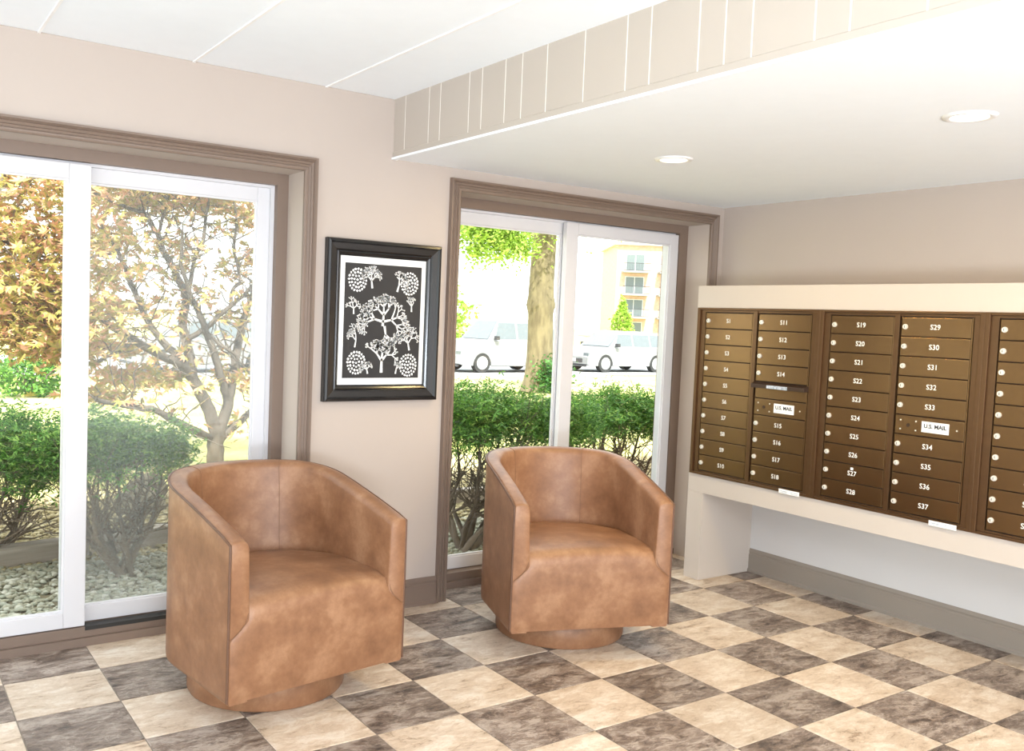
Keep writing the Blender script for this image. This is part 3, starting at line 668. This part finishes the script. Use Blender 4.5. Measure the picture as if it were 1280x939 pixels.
def rock(loc, s, label):
    bm = bmesh.new(); bmesh.ops.create_icosphere(bm, subdivisions=3, radius=1)
    for v in bm.verts:
        k = 1+0.12*math.sin(3.1*v.co.x+1)+0.10*math.sin(4.3*v.co.y+2.2*v.co.z)+0.06*math.sin(7*v.co.z+5*v.co.x)
        v.co = Vector((v.co.x*s[0], v.co.y*s[1], v.co.z*s[2]))*k
    me = bpy.data.meshes.new('boulder'); bm.to_mesh(me); bm.free(); me.materials.append(MAT['rock'])
    me.polygons.foreach_set('use_smooth', [True]*len(me.polygons)); o = link('boulder', me, None, loc); tag(o, label, 'rock')
rock((-0.42, 2.95, 0.03), (0.17, 0.14, 0.15), 'brown boulder on the gravel behind the bare shrub')

def leaf_mesh(name, centers, size, mat, aspect=0.5, up=0.4, lobes=1):
    """one lens-shaped blade per centre (or a small fan of blades)"""
    n = len(centers)
    V = []; 
    c = np.repeat(np.asarray(centers), lobes, 0); n2 = len(c)
    nrm = nr.normal(0, 1, (n, 3)); nrm[:, 2] = np.abs(nrm[:, 2])+up; nrm = np.repeat(nrm, lobes, 0); nrm /= np.linalg.norm(nrm, axis=1)[:, None]
    ax = nr.normal(0, 1, (n, 3)); ax = np.repeat(ax, lobes, 0); ax -= nrm*(ax*nrm).sum(1)[:, None]; ax /= np.linalg.norm(ax, axis=1)[:, None]
    bx = np.cross(nrm, ax)
    if lobes > 1:
        t = np.tile(np.linspace(-1.25, 1.25, lobes), n); a2 = ax*np.cos(t)[:, None]+bx*np.sin(t)[:, None]; bx = np.cross(nrm, a2); ax = a2
    s = np.repeat(nr.uniform(.6, 1.3, (n, 1))*size, lobes, 0)
    tip = c+ax*s; L = c+ax*s*.45+bx*s*aspect*.5+nrm*s*.06; Rr = c+ax*s*.45-bx*s*aspect*.5+nrm*s*.06
    P = np.stack([c, L, tip, Rr], 1).reshape(-1, 3); Fc = np.arange(n2*4).reshape(-1, 4)
    return fast_mesh(name, P, Fc, mat)
def wig(p0, p1, n, amp, r):
    p0, p1 = Vector(p0), Vector(p1); pts = [p0]
    L = (p1-p0).length; off = Vector((0, 0, 0))
    for k in range(1, n+1):
        off = off*0.7+Vector((r.uniform(-1, 1), r.uniform(-1, 1), r.uniform(-1, 1)))*amp*L
        pts.append(p0.lerp(p1, k/n)+off*(1 if k < n else 0.6))
    return pts
# --- clipped yew shrubs with bare twisted stems
def shrub(base, cx, cy, rx, ry, z0, z1, stems, leaves, seed, label, leafmat='yew_leaves', stem_mat='bark_brown', r0=0.022, leaf=0.032):
    r = random.Random(seed); base = Vector(base)
    root = empty('yew_shrub', base); tag(root, label, 'shrub', 'shrubs outside the windows')
    b = MB(); tips = []
    for k in range(stems):
        a = 2*math.pi*k/stems+r.uniform(-.3, .3); rr = r.uniform(0.25, 0.95)
        end = Vector((cx-base.x+rx*rr*math.cos(a), cy-base.y+ry*rr*math.sin(a), r.uniform(z0, z0+(z1-z0)*0.5)-base.z))
        st = Vector((r.uniform(-.05, .05), r.uniform(-.05, .05), 0))
        mid = st.lerp(end, 0.5)+Vector((end.x*0.18, end.y*0.18, -0.12*end.z))
        pts = wig(st, mid, 4, 0.05, r)+wig(mid, end, 4, 0.05, r)[1:]
        rad = [r0*(1-0.75*i/(len(pts)-1))*r.uniform(.85, 1.15) for i in range(len(pts))]
        b.tube(pts, rad, 6)
        for q in range(3, len(pts)):
            for _ in range(3):
                d = Vector((r.uniform(-1, 1), r.uniform(-1, 1), r.uniform(0.1, 1.2))).normalized(); L = r.uniform(.14, .34)
                tw = wig(pts[q], pts[q]+d*L, 3, 0.09, r); b.tube(tw, [rad[q]*.5, rad[q]*.4, rad[q]*.28, rad[q]*.18], 5, False)
                for _ in range(2):
                    d2 = (d+Vector((r.uniform(-1, 1), r.uniform(-1, 1), r.uniform(-.3, 1)))).normalized(); p = tw[r.randint(1, 3)]
                    t2 = wig(p, p+d2*r.uniform(.08, .2), 2, 0.1, r); b.tube(t2, [rad[q]*.25, rad[q]*.2, rad[q]*.12], 4, False); tips.append(t2[-1])
    b.build('stems', stem_mat, root, smooth=60)
    # foliage sits in pads on the upper side of the crown
    pads = []
    for _ in range(60):
        a = r.uniform(0, 6.28); rr = math.sqrt(r.random()); pads.append((cx+rx*rr*math.cos(a), cy+ry*rr*math.sin(a), z0+(z1-z0)*(0.30+0.62*r.random()*(1-0.35*rr*rr))))
    pads = np.array(pads)-np.array(base); k = nr.integers(0, len(pads), leaves)
    c = pads[k]+nr.normal(0, 1, (leaves, 3))*np.array([rx*.17, ry*.17, (z1-z0)*.12])
    o = link('foliage', leaf_mesh('foliage', c, leaf, leafmat, 0.34, 0.8, 3), root); o['kind'] = 'stuff'
    return root
g = -0.05
shrub((-0.93, 1.36, g), -0.91, 1.62, 0.35, 0.34, 0.38, 0.80, 8, 5200, 3, 'twisted bare-stemmed shrub with green top left of the near armchair')
shrub((-1.62, 1.80, g), -1.52, 2.0, 0.42, 0.40, 0.28, 0.80, 9, 8000, 9, 'green bushy shrub seen through the leftmost pane')
shrub((0.98, 1.02, g), 1.42, 1.20, 0.66, 0.36, 0.50, 0.96, 11, 11000, 21, 'green-topped shrub behind the left sash of the right window', stem_mat='bark_grey')
shrub((2.72, 1.62, g), 2.80, 1.68, 0.56, 0.42, 0.46, 0.87, 11, 9000, 33, 'green-topped twiggy shrub behind the right sash of the right window')
# --- japanese maple with branches as they run in the photograph
MY = 3.95
def maple():
    r = random.Random(41)
    base = at(269, 596, 1, MY); base.z = gz(MY)
    root = empty('japanese_maple', base); tag(root, 'many-branched maple with orange and olive leaves outside the left window', 'tree')
    def pt(u, v, dy=0.0): return at(u, v, 1, MY+dy)-base
    b = MB(); leafc = []; anchors = []
    def limb(pix, r0, r1, dys):
        pts = [pt(u, v, d) for (u, v), d in zip(pix, dys)]; fine = []
        for i in range(len(pts)-1):
            for k in range(3):
                p = pts[i].lerp(pts[i+1], k/3); fine.append(p+Vector((r.uniform(-1, 1), r.uniform(-1, 1), r.uniform(-1, 1)))*0.008)
        fine.append(pts[-1]); nn = len(fine)
        b.tube(fine, [r0+(r1-r0)*i/(nn-1) for i in range(nn)], 8)
        return fine
    k = 1.0
    LM = []
    LM.append(limb([(269, 598), (269, 570), (270, 548), (271, 532)], 0.078, 0.070, [0]*4))
    LM.append(limb([(266, 550), (258, 545), (225, 529), (189, 511), (158, 508), (120, 500)], 0.040, 0.016, [0, -.02, -.15, -.3, -.5, -.7]))
    LM.append(limb([(273, 552), (282, 543), (300, 527), (318, 508), (345, 490), (390, 470)], 0.042, 0.018, [0, 0, .1, .2, .3, .4]))
    LM.append(limb([(269, 536), (262, 515), (252, 493), (240, 470), (231, 456), (209, 448), (168, 425), (140, 408), (110, 388), (60, 365), (10, 345)], 0.060, 0.012, [0, 0, -.05, -.05, -.1, -.15, -.3, -.4, -.5, -.6, -.7]))
    LM.append(limb([(228, 462), (215, 440), (205, 430), (186, 406), (172, 375), (160, 345), (149, 316), (130, 290), (105, 270)], 0.036, 0.012, [-.05, .05, .1, .15, .2, .3, .3, .4, .5]))
    LM.append(limb([(240, 472), (236, 440), (228, 410), (232, 372), (222, 345), (209, 324), (197, 294), (185, 270), (165, 248), (150, 215)], 0.046, 0.012, [0, .02, .05, .08, .1, .1, .15, .2, .25, .3]))
    LM.append(limb([(233, 375), (239, 352), (242, 324), (255, 303), (258, 268), (262, 235), (258, 200)], 0.022, 0.008, [.08, 0, -.1, -.15, -.2, -.25, -.3]))
    LM.append(limb([(274, 536), (283, 515), (288, 490), (294, 458), (298, 428), (304, 400), (312, 380), (320, 350), (335, 310), (340, 260)], 0.055, 0.014, [0, 0, .02, .05, .1, .1, .15, .2, .25, .3]))
    LM.append(limb([(284, 500), (279, 480), (268, 445), (257, 413), (246, 385), (237, 368), (225, 330), (228, 290)], 0.040, 0.012, [0, -.03, -.08, -.1, -.12, -.12, -.2, -.3]))
    LM.append(limb([(228, 428), (240, 421), (258, 410), (283, 387), (305, 370), (318, 354), (350, 330), (380, 300)], 0.026, 0.012, [.03, -.02, -.06, -.05, 0, 0, .05, .1]))
    LM.append(limb([(286, 388), (292, 360), (301, 352), (293, 316), (295, 272), (288, 235), (295, 200)], 0.018, 0.007, [-.05, -.05, 0, .1, .1, .1, .1]))
    LM.append(limb([(258, 412), (275, 432), (290, 440), (303, 455), (317, 475)], 0.016, 0.008, [-.06, -.1, -.1, -.1, -.1]))
    LM.append(limb([(197, 294), (205, 270), (212, 240), (205, 210)], 0.016, 0.007, [.15, .05, -.05, -.1]))
    LM.append(limb([(168, 425), (150, 440), (120, 452), (70, 460)], 0.018, 0.008, [-.3, -.4, -.6, -.8]))
    LM.append(limb([(149, 316), (120, 320), (90, 330), (40, 318), (0, 300)], 0.016, 0.007, [.3, .1, -.1, -.3, -.4]))
    LM.append(limb([(185, 270), (150, 255), (100, 235), (50, 235), (5, 220)], 0.016, 0.007, [.2, .1, -.1, -.3, -.5]))
    for fine in LM[1:]:
        for p in fine[len(fine)//3:]:
            for _ in range(2):
                d = Vector((r.uniform(-1, 1), r.uniform(-1, 1), r.uniform(-.3, 1))).normalized(); L = r.uniform(.15, .5)
                tw = wig(p, p+d*L, 4, 0.10, r); b.tube(tw, [.007, .006, .005, .004, .002], 4, False)
                for q in tw[2:]: anchors.append(q)
    b.build('branches', 'bark_grey', root, smooth=60)
    # leaf layers: (centre pixel, depth offset, radii, count)
    for (u, v, dy, rx, ry, rz, cnt) in ((30, 240, -.3, .55, .5, .22, 700), (60, 300, -.4, .5, .5, .18, 600), (20, 350, -.5, .5, .5, .18, 700), (60, 385, -.5, .45, .45, .16, 800), (30, 415, -.6, .50, .4, .15, 800), (70, 430, -.6, .30, .3, .14, 420), (-40, 330, -.3, .5, .5, .5, 700),
                                        (150, 245, .3, .40, .5, .14, 330), (200, 255, .4, .36, .5, .12, 260), (140, 300, .5, .30, .3, .14, 200), (130, 345, .4, .22, .3, .12, 170), (150, 385, .4, .30, .3, .09, 170), (140, 435, .3, .28, .3, .08, 190), (165, 472, .2, .36, .35, .10, 380), (130, 495, -.3, .3, .3, .05, 110),
                                        (260, 250, .3, .32, .3, .10, 260), (310, 270, .4, .28, .3, .16, 200), (255, 240, -.2, .25, .3, .08, 160), (215, 310, .4, .22, .3, .14, 90), (315, 330, .4, .18, .3, .16, 100), (290, 470, 0, .16, .2, .07, 60), (318, 480, .1, .14, .2, .10, 60), (225, 470, .1, .16, .2, .05, 50), (230, 375, .2, .3, .3, .15, 60), (190, 215, 0, .9, .7, .2, 700), (360, 260, .3, .4, .5, .4, 300)):
        c = np.array(pt(u, v, dy)); leafc.append(c+nr.normal(0, .5, (cnt, 3))*np.array([rx, ry, rz]))
    an = np.array([tuple(a) for a in anchors]); sel = an[nr.integers(0, len(an), 900)]; leafc.append(sel+nr.normal(0, .05, sel.shape))
    o = link('foliage', leaf_mesh('foliage', np.concatenate(leafc), 0.062, 'maple_leaves', 0.30, 0.6, 5), root); o['kind'] = 'stuff'
maple()
# --- big tree in the lawn with ivy at its foot
def big_tree():
    p = at(672, 488, 2, -0.20); base = Vector((p.x, p.y, gz(p.y)))
    root = empty('large_tree', base); tag(root, 'thick straight tree trunk with hanging lime leaves on the lawn', 'tree')
    b = MB(); r = random.Random(2); zs = [0, .3, .8, 1.3, 1.8, 2.0, 2.2, 2.6, 3.2, 4.2, 5.5]; rs = [.42, .34, .30, .29, .29, .335, .30, .285, .28, .27, .25]
    b.tube([(0.02*math.sin(z*2), 0, z) for z in zs], rs, 18)
    for (a, z, L) in ((2.6, 3.6, 2.6), (-0.4, 4.3, 2.5), (1.2, 4.8, 2.0), (3.6, 4.6, 2.6)):
        b.tube(wig((0, 0, z), (L*math.cos(a), L*math.sin(a), z+L*.45), 6, 0.04, r), [.12, .10, .085, .07, .055, .04, .03], 8)
    b.build('trunk', 'bark_big', root, smooth=60)
    cl = []
    for (u, v, s, cnt) in ((590, 285, .5, 500), (615, 292, .5, 650), (640, 288, .45, 600), (632, 308, .40, 420), (655, 310, .28, 200), (600, 310, .35, 260), (575, 270, .6, 600), (625, 260, .8, 1100), (700, 255, .8, 900), (770, 262, .6, 300), (735, 285, .2, 60), (570, 380, .3, 0)):
        c = at(u, v, 1, p.y-0.6)-base; cl.append(np.array(c)+nr.normal(0, .5, (cnt, 3))*s)
    o = link('foliage', leaf_mesh('foliage', np.concatenate(cl), 0.10, 'lime_leaves', 0.55, 0.4, 2), root); o['kind'] = 'stuff'
    # ivy mound
    iv = empty('ivy_clump', base+Vector((0.1, -0.45, 0))); tag(iv, 'dark green ivy mound at the foot of the large tree', 'ivy')
    b = MB(); pts = []
    for k in range(14):
        a = r.uniform(0, 6.28); e = Vector((.5*math.cos(a)*r.random(), .3*math.sin(a), r.uniform(.25, .8))); t = wig((0, 0, 0), e, 4, .08, r); b.tube(t, [.014, .011, .009, .006, .003], 5); pts += t[1:]
    b.build('vines', 'bark_brown', iv)
    an = np.array([tuple(q) for q in pts]); c = an[nr.integers(0, len(an), 3200)]+nr.normal(0, .13, (3200, 3)); c[:, 2] = np.abs(c[:, 2])
    o = link('foliage', leaf_mesh('foliage', c, 0.075, 'ivy_leaves', 0.8, 0.5, 1), iv); o['kind'] = 'stuff'
big_tree()
def bush(p, rx, rz, cnt, mat, label, leaf=0.08, name='round_bush', cone=False):
    p = Vector(p); p.z = gz(p.y); root = empty(name, p); tag(root, label, 'bush')
    b = MB(); r = random.Random(cnt)
    for k in range(9):
        a = 2*math.pi*k/9; b.tube(wig((0, 0, 0), (rx*.6*math.cos(a), rx*.6*math.sin(a), rz*1.3), 4, .05, r), [rx*.05, rx*.04, rx*.03, rx*.02, rx*.01], 5)
    b.build('stems', 'bark_brown', root)
    d = nr.normal(0, 1, (cnt, 3)); d /= np.linalg.norm(d, axis=1)[:, None]; d *= nr.uniform(.55, 1, (cnt, 1))**.5
    c = d*np.array([rx, rx, rz])*(1+.12*np.sin(d*9).sum(1))[:, None]; c[:, 2] = c[:, 2]+rz
    if cone: c[:, :2] *= np.clip(1.25-c[:, 2:3]/(2*rz), .15, 1)
    o = link('foliage', leaf_mesh('foliage', c, leaf, mat, .6, .4, 1), root); o['kind'] = 'stuff'
bush(at(38, 491, 2, -.2), 0.62, 0.36, 2600, 'yew_leaves', 'low rounded bush on the lawn through the leftmost pane', 0.09)
bush((58, 60, 0), 1.2, 2.0, 1500, 'lime_leaves', 'conical light green tree in front of the apartment building', 0.35, 'conical_tree', True)
bush((22.5, 36, 0), 1.7, 1.9, 1600, 'lime_leaves', 'pale green roadside bush behind the white van-like car', 0.3)

# ------------------------------------------------------------------ parked cars
def car(front_wheel, height, length, label, suv):
    """front faces -x; front_wheel is where the near front wheel meets the road"""
    wb = length*0.575; fo = length*0.195; wd = 1.84; x0 = front_wheel[0]-fo; yn = front_wheel[1]-0.02
    root = empty('parked_car', (x0, yn+wd/2, gz(yn)+0.013)); tag(root, label, 'car', 'white cars parked along the road')
    h = height; belt = h*0.60; hood = h*(0.60 if suv else 0.56)
    top = [(0, .56), (.03, .64), (.16, hood-.06), (.55, hood), (length*.26, belt), (length*.93, belt+.03), (length-.03, belt-.05), (length, .62)]
    tx, tz = zip(*top); xg = set(tx)
    for wx in (fo, fo+wb):
        for k in range(13): xg.add(wx-.37*math.cos(math.pi*k/12))
    xg = sorted(xg)
    def zbot(x):
        for wx in (fo, fo+wb):
            if abs(x-wx) < .37: return .24+.42*math.sqrt(max(0, 1-((x-wx)/.37)**2))
        return .24+.06*max(0, 1-x/.2)
    n = len(xg); b = MB(); vs = []
    for y, s_ in ((-wd/2, .03), (-wd/2+.07, 0), (wd/2-.07, 0), (wd/2, .03)):
        vs += [(x, y, float(np.interp(x, tx, tz))-s_) for x in xg]
    for y in (-wd/2, -wd/2+.24, wd/2-.24, wd/2): vs += [(x, y, zbot(x) if abs(y) > wd/2-.3 else .24) for x in xg]
    fs = []
    for i_ in range(n-1):
        for r_ in range(3):
            fs.append((r_*n+i_, r_*n+i_+1, (r_+1)*n+i_+1, (r_+1)*n+i_))
            fs.append(((4+r_)*n+i_, (4+r_)*n+i_+1, (5+r_)*n+i_+1, (5+r_)*n+i_))
        fs.append((i_, i_+1, 4*n+i_+1, 4*n+i_)); fs.append((3*n+i_, 3*n+i_+1, 7*n+i_+1, 7*n+i_))
    for e in (0, n-1): fs.append((e, n+e, 2*n+e, 3*n+e, 7*n+e, 6*n+e, 5*n+e, 4*n+e))
    b.add(vs, fs).build('body', 'car_white', root)
    if suv: g0 = [(length*.25, belt-.02), (length*.36, h-.05), (length*.42, h), (length*.90, h-.03), (length*.975, belt-.02)]
    else: g0 = [(length*.24, belt-.02), (length*.40, h-.04), (length*.48, h), (length*.70, h-.02), (length*.93, belt+.0)]
    n = len(g0); vs = []
    for y, ins in ((-wd/2, 1), (wd/2, -1)): vs += [(x, y+ins*(0.06+0.20*(z-belt)/(h-belt)), z) for x, z in g0]
    MB().add(vs, [tuple(range(n)), tuple(range(n, 2*n))[::-1]]+[(i, (i+1) % n, n+(i+1) % n, n+i) for i in range(n)]).build('cabin', 'car_white', root, bevel=0.02)
    def sidey(z): return -wd/2+0.06+0.20*(z-belt)/(h-belt)-0.006
    xs_ = [length*.31, length*.50, length*.52, length*.70, length*.72, length*.88]
    for a, c in zip(xs_[::2], xs_[1::2]):
        zt_ = h-0.13; zb_ = belt+0.05
        sh = 0.22 if a == xs_[0] else 0; sr = 0.16 if c == xs_[-1] else 0
        for sg in (1, -1):
            q = [(a, sg*sidey(zb_), zb_), (c, sg*sidey(zb_), zb_), (c-sr, sg*sidey(zt_), zt_), (a+sh, sg*sidey(zt_), zt_)]
            q2 = [(x, y+sg*0.01, z) for x, y, z in q]
            MB().add(q+q2, [(0, 1, 2, 3), (7, 6, 5, 4), (0, 1, 5, 4), (1, 2, 6, 5), (2, 3, 7, 6), (3, 0, 4, 7)]).build('side_window', 'car_glass', root)
    (xa, za), (xb, zb_) = g0[0], g0[1]; za += .06; ya = wd/2-.16; dx = (xb-xa)
    q = [(xa+dx*.06-.012, -ya, za), (xa+dx*.06-.012, ya, za), (xb-.03, ya-.14, zb_-.03), (xb-.03, -ya+.14, zb_-.03)]
    MB().add(q+[(x+.01, y, z-.004) for x, y, z in q], [(0, 1, 2, 3), (7, 6, 5, 4), (0, 1, 5, 4), (1, 2, 6, 5), (2, 3, 7, 6), (3, 0, 4, 7)]).build('windscreen', 'car_glass', root)
    for wx in (fo, fo+wb):
        for sg in (-1, 1):
            b = MB(); b.cyl((wx, sg*(wd/2-.11), 0.335), 1, 0.335, -.11, .11, 24); wl = b.build('wheel', 'tire', root, smooth=40)
            b = MB(); b.cyl((wx, sg*(wd/2-.11), 0.335), 1, 0.225, -.115 if sg < 0 else .10, -.10 if sg < 0 else .115, 20); b.build('hub', 'alloy', wl)
    b = MB(); b.box((-.012, -.62, .36), (.05, .62, .50)); b.build('grille', 'car_dark', root)
    b = MB(); b.box((-.018, -.26, .38), (-.012, .26, .50)); b.build('number_plate', 'white_print', root)
    b = MB(); b.box((.0, -.80, .20), (.06, .80, .27)); b.build('lower_bumper', 'car_dark', root)
    for sg in (-1, 1):
        b = MB(); b.box((.02, sg*.78-.13, .60), (.12, sg*.78+.13, .72)); b.build('headlamp', 'car_glass', root)
    for sg in (-1, 1):
        b = MB(); b.box((length*.29, sg*(wd/2+.08)-.08, belt+.02), (length*.29+.12, sg*(wd/2+.08)+.08, belt+.15)); b.build('mirror', 'car_dark', root)
    b = MB(); b.box((fo+.4, -wd/2+.02, .22), (fo+wb-.4, -wd/2+.05, .27)); b.build('sill', 'car_dark', root)
car((15.35, 21.55), 1.84, 4.75, 'tall white car parked behind the thick tree trunk', True)
car((21.1, 21.75), 1.56, 4.6, 'white sedan parked seen through the right sash, plate showing', False)
car((4.9, 21.6), 1.58, 4.5, 'white car parked behind the branches of the maple', False)
# ------------------------------------------------------------------ apartment building far off
def building():
    x0, y0 = 73.7, 78.0; root = empty('apartment_building', (x0, y0, gz(90)), -YAW); tag(root, 'distant brick apartment building with stacked balconies', 'building')
    W_, Dp, St = 26.0, 12.0, 2.72; n = 4
    MB().box((0, 0, 0), (W_, Dp, St*n+.5)).build('wall', 'brick', root); MB().box((-.4, -.6, St*n+.5), (W_+.4, Dp+.4, St*n+.9)).build('roof', 'slate_roof', root)
    wm = MB().box((0, -.06, 0), (2.3, .02, 2.1)).mesh('window', 'white_vinyl'); pm = MB().box((.1, -.09, .1), (1.10, -.06, 2.0)).mesh('pane', 'far_glass'); pm2 = MB().box((1.20, -.09, .1), (2.2, -.06, 2.0)).mesh('pane', 'far_glass')
    bm_ = MB().box((0, -1.6, -.12), (3.2, 0, .08)).mesh('balcony', 'concrete')
    rb = MB(); rb.box((0, -1.6, .95), (3.2, -1.54, 1.02)); rb.box((0, -1.6, .1), (3.2, -1.54, .16))
    for k in range(17): rb.box((k*.2, -1.59, .16), (k*.2+.03, -1.55, .95))
    rm = rb.mesh('railing', 'car_dark')
    for f in range(n):
        for k in range(6):
            xx = 0.6+k*4.3; zz = f*St
            wo = link('window', wm, root, (xx+.45, 0, zz+.1)); link('pane', pm, wo); link('pane', pm2, wo)
            if f > 0:
                bo = link('balcony', bm_, root, (xx, 0, zz)); link('railing', rm, bo)
building()
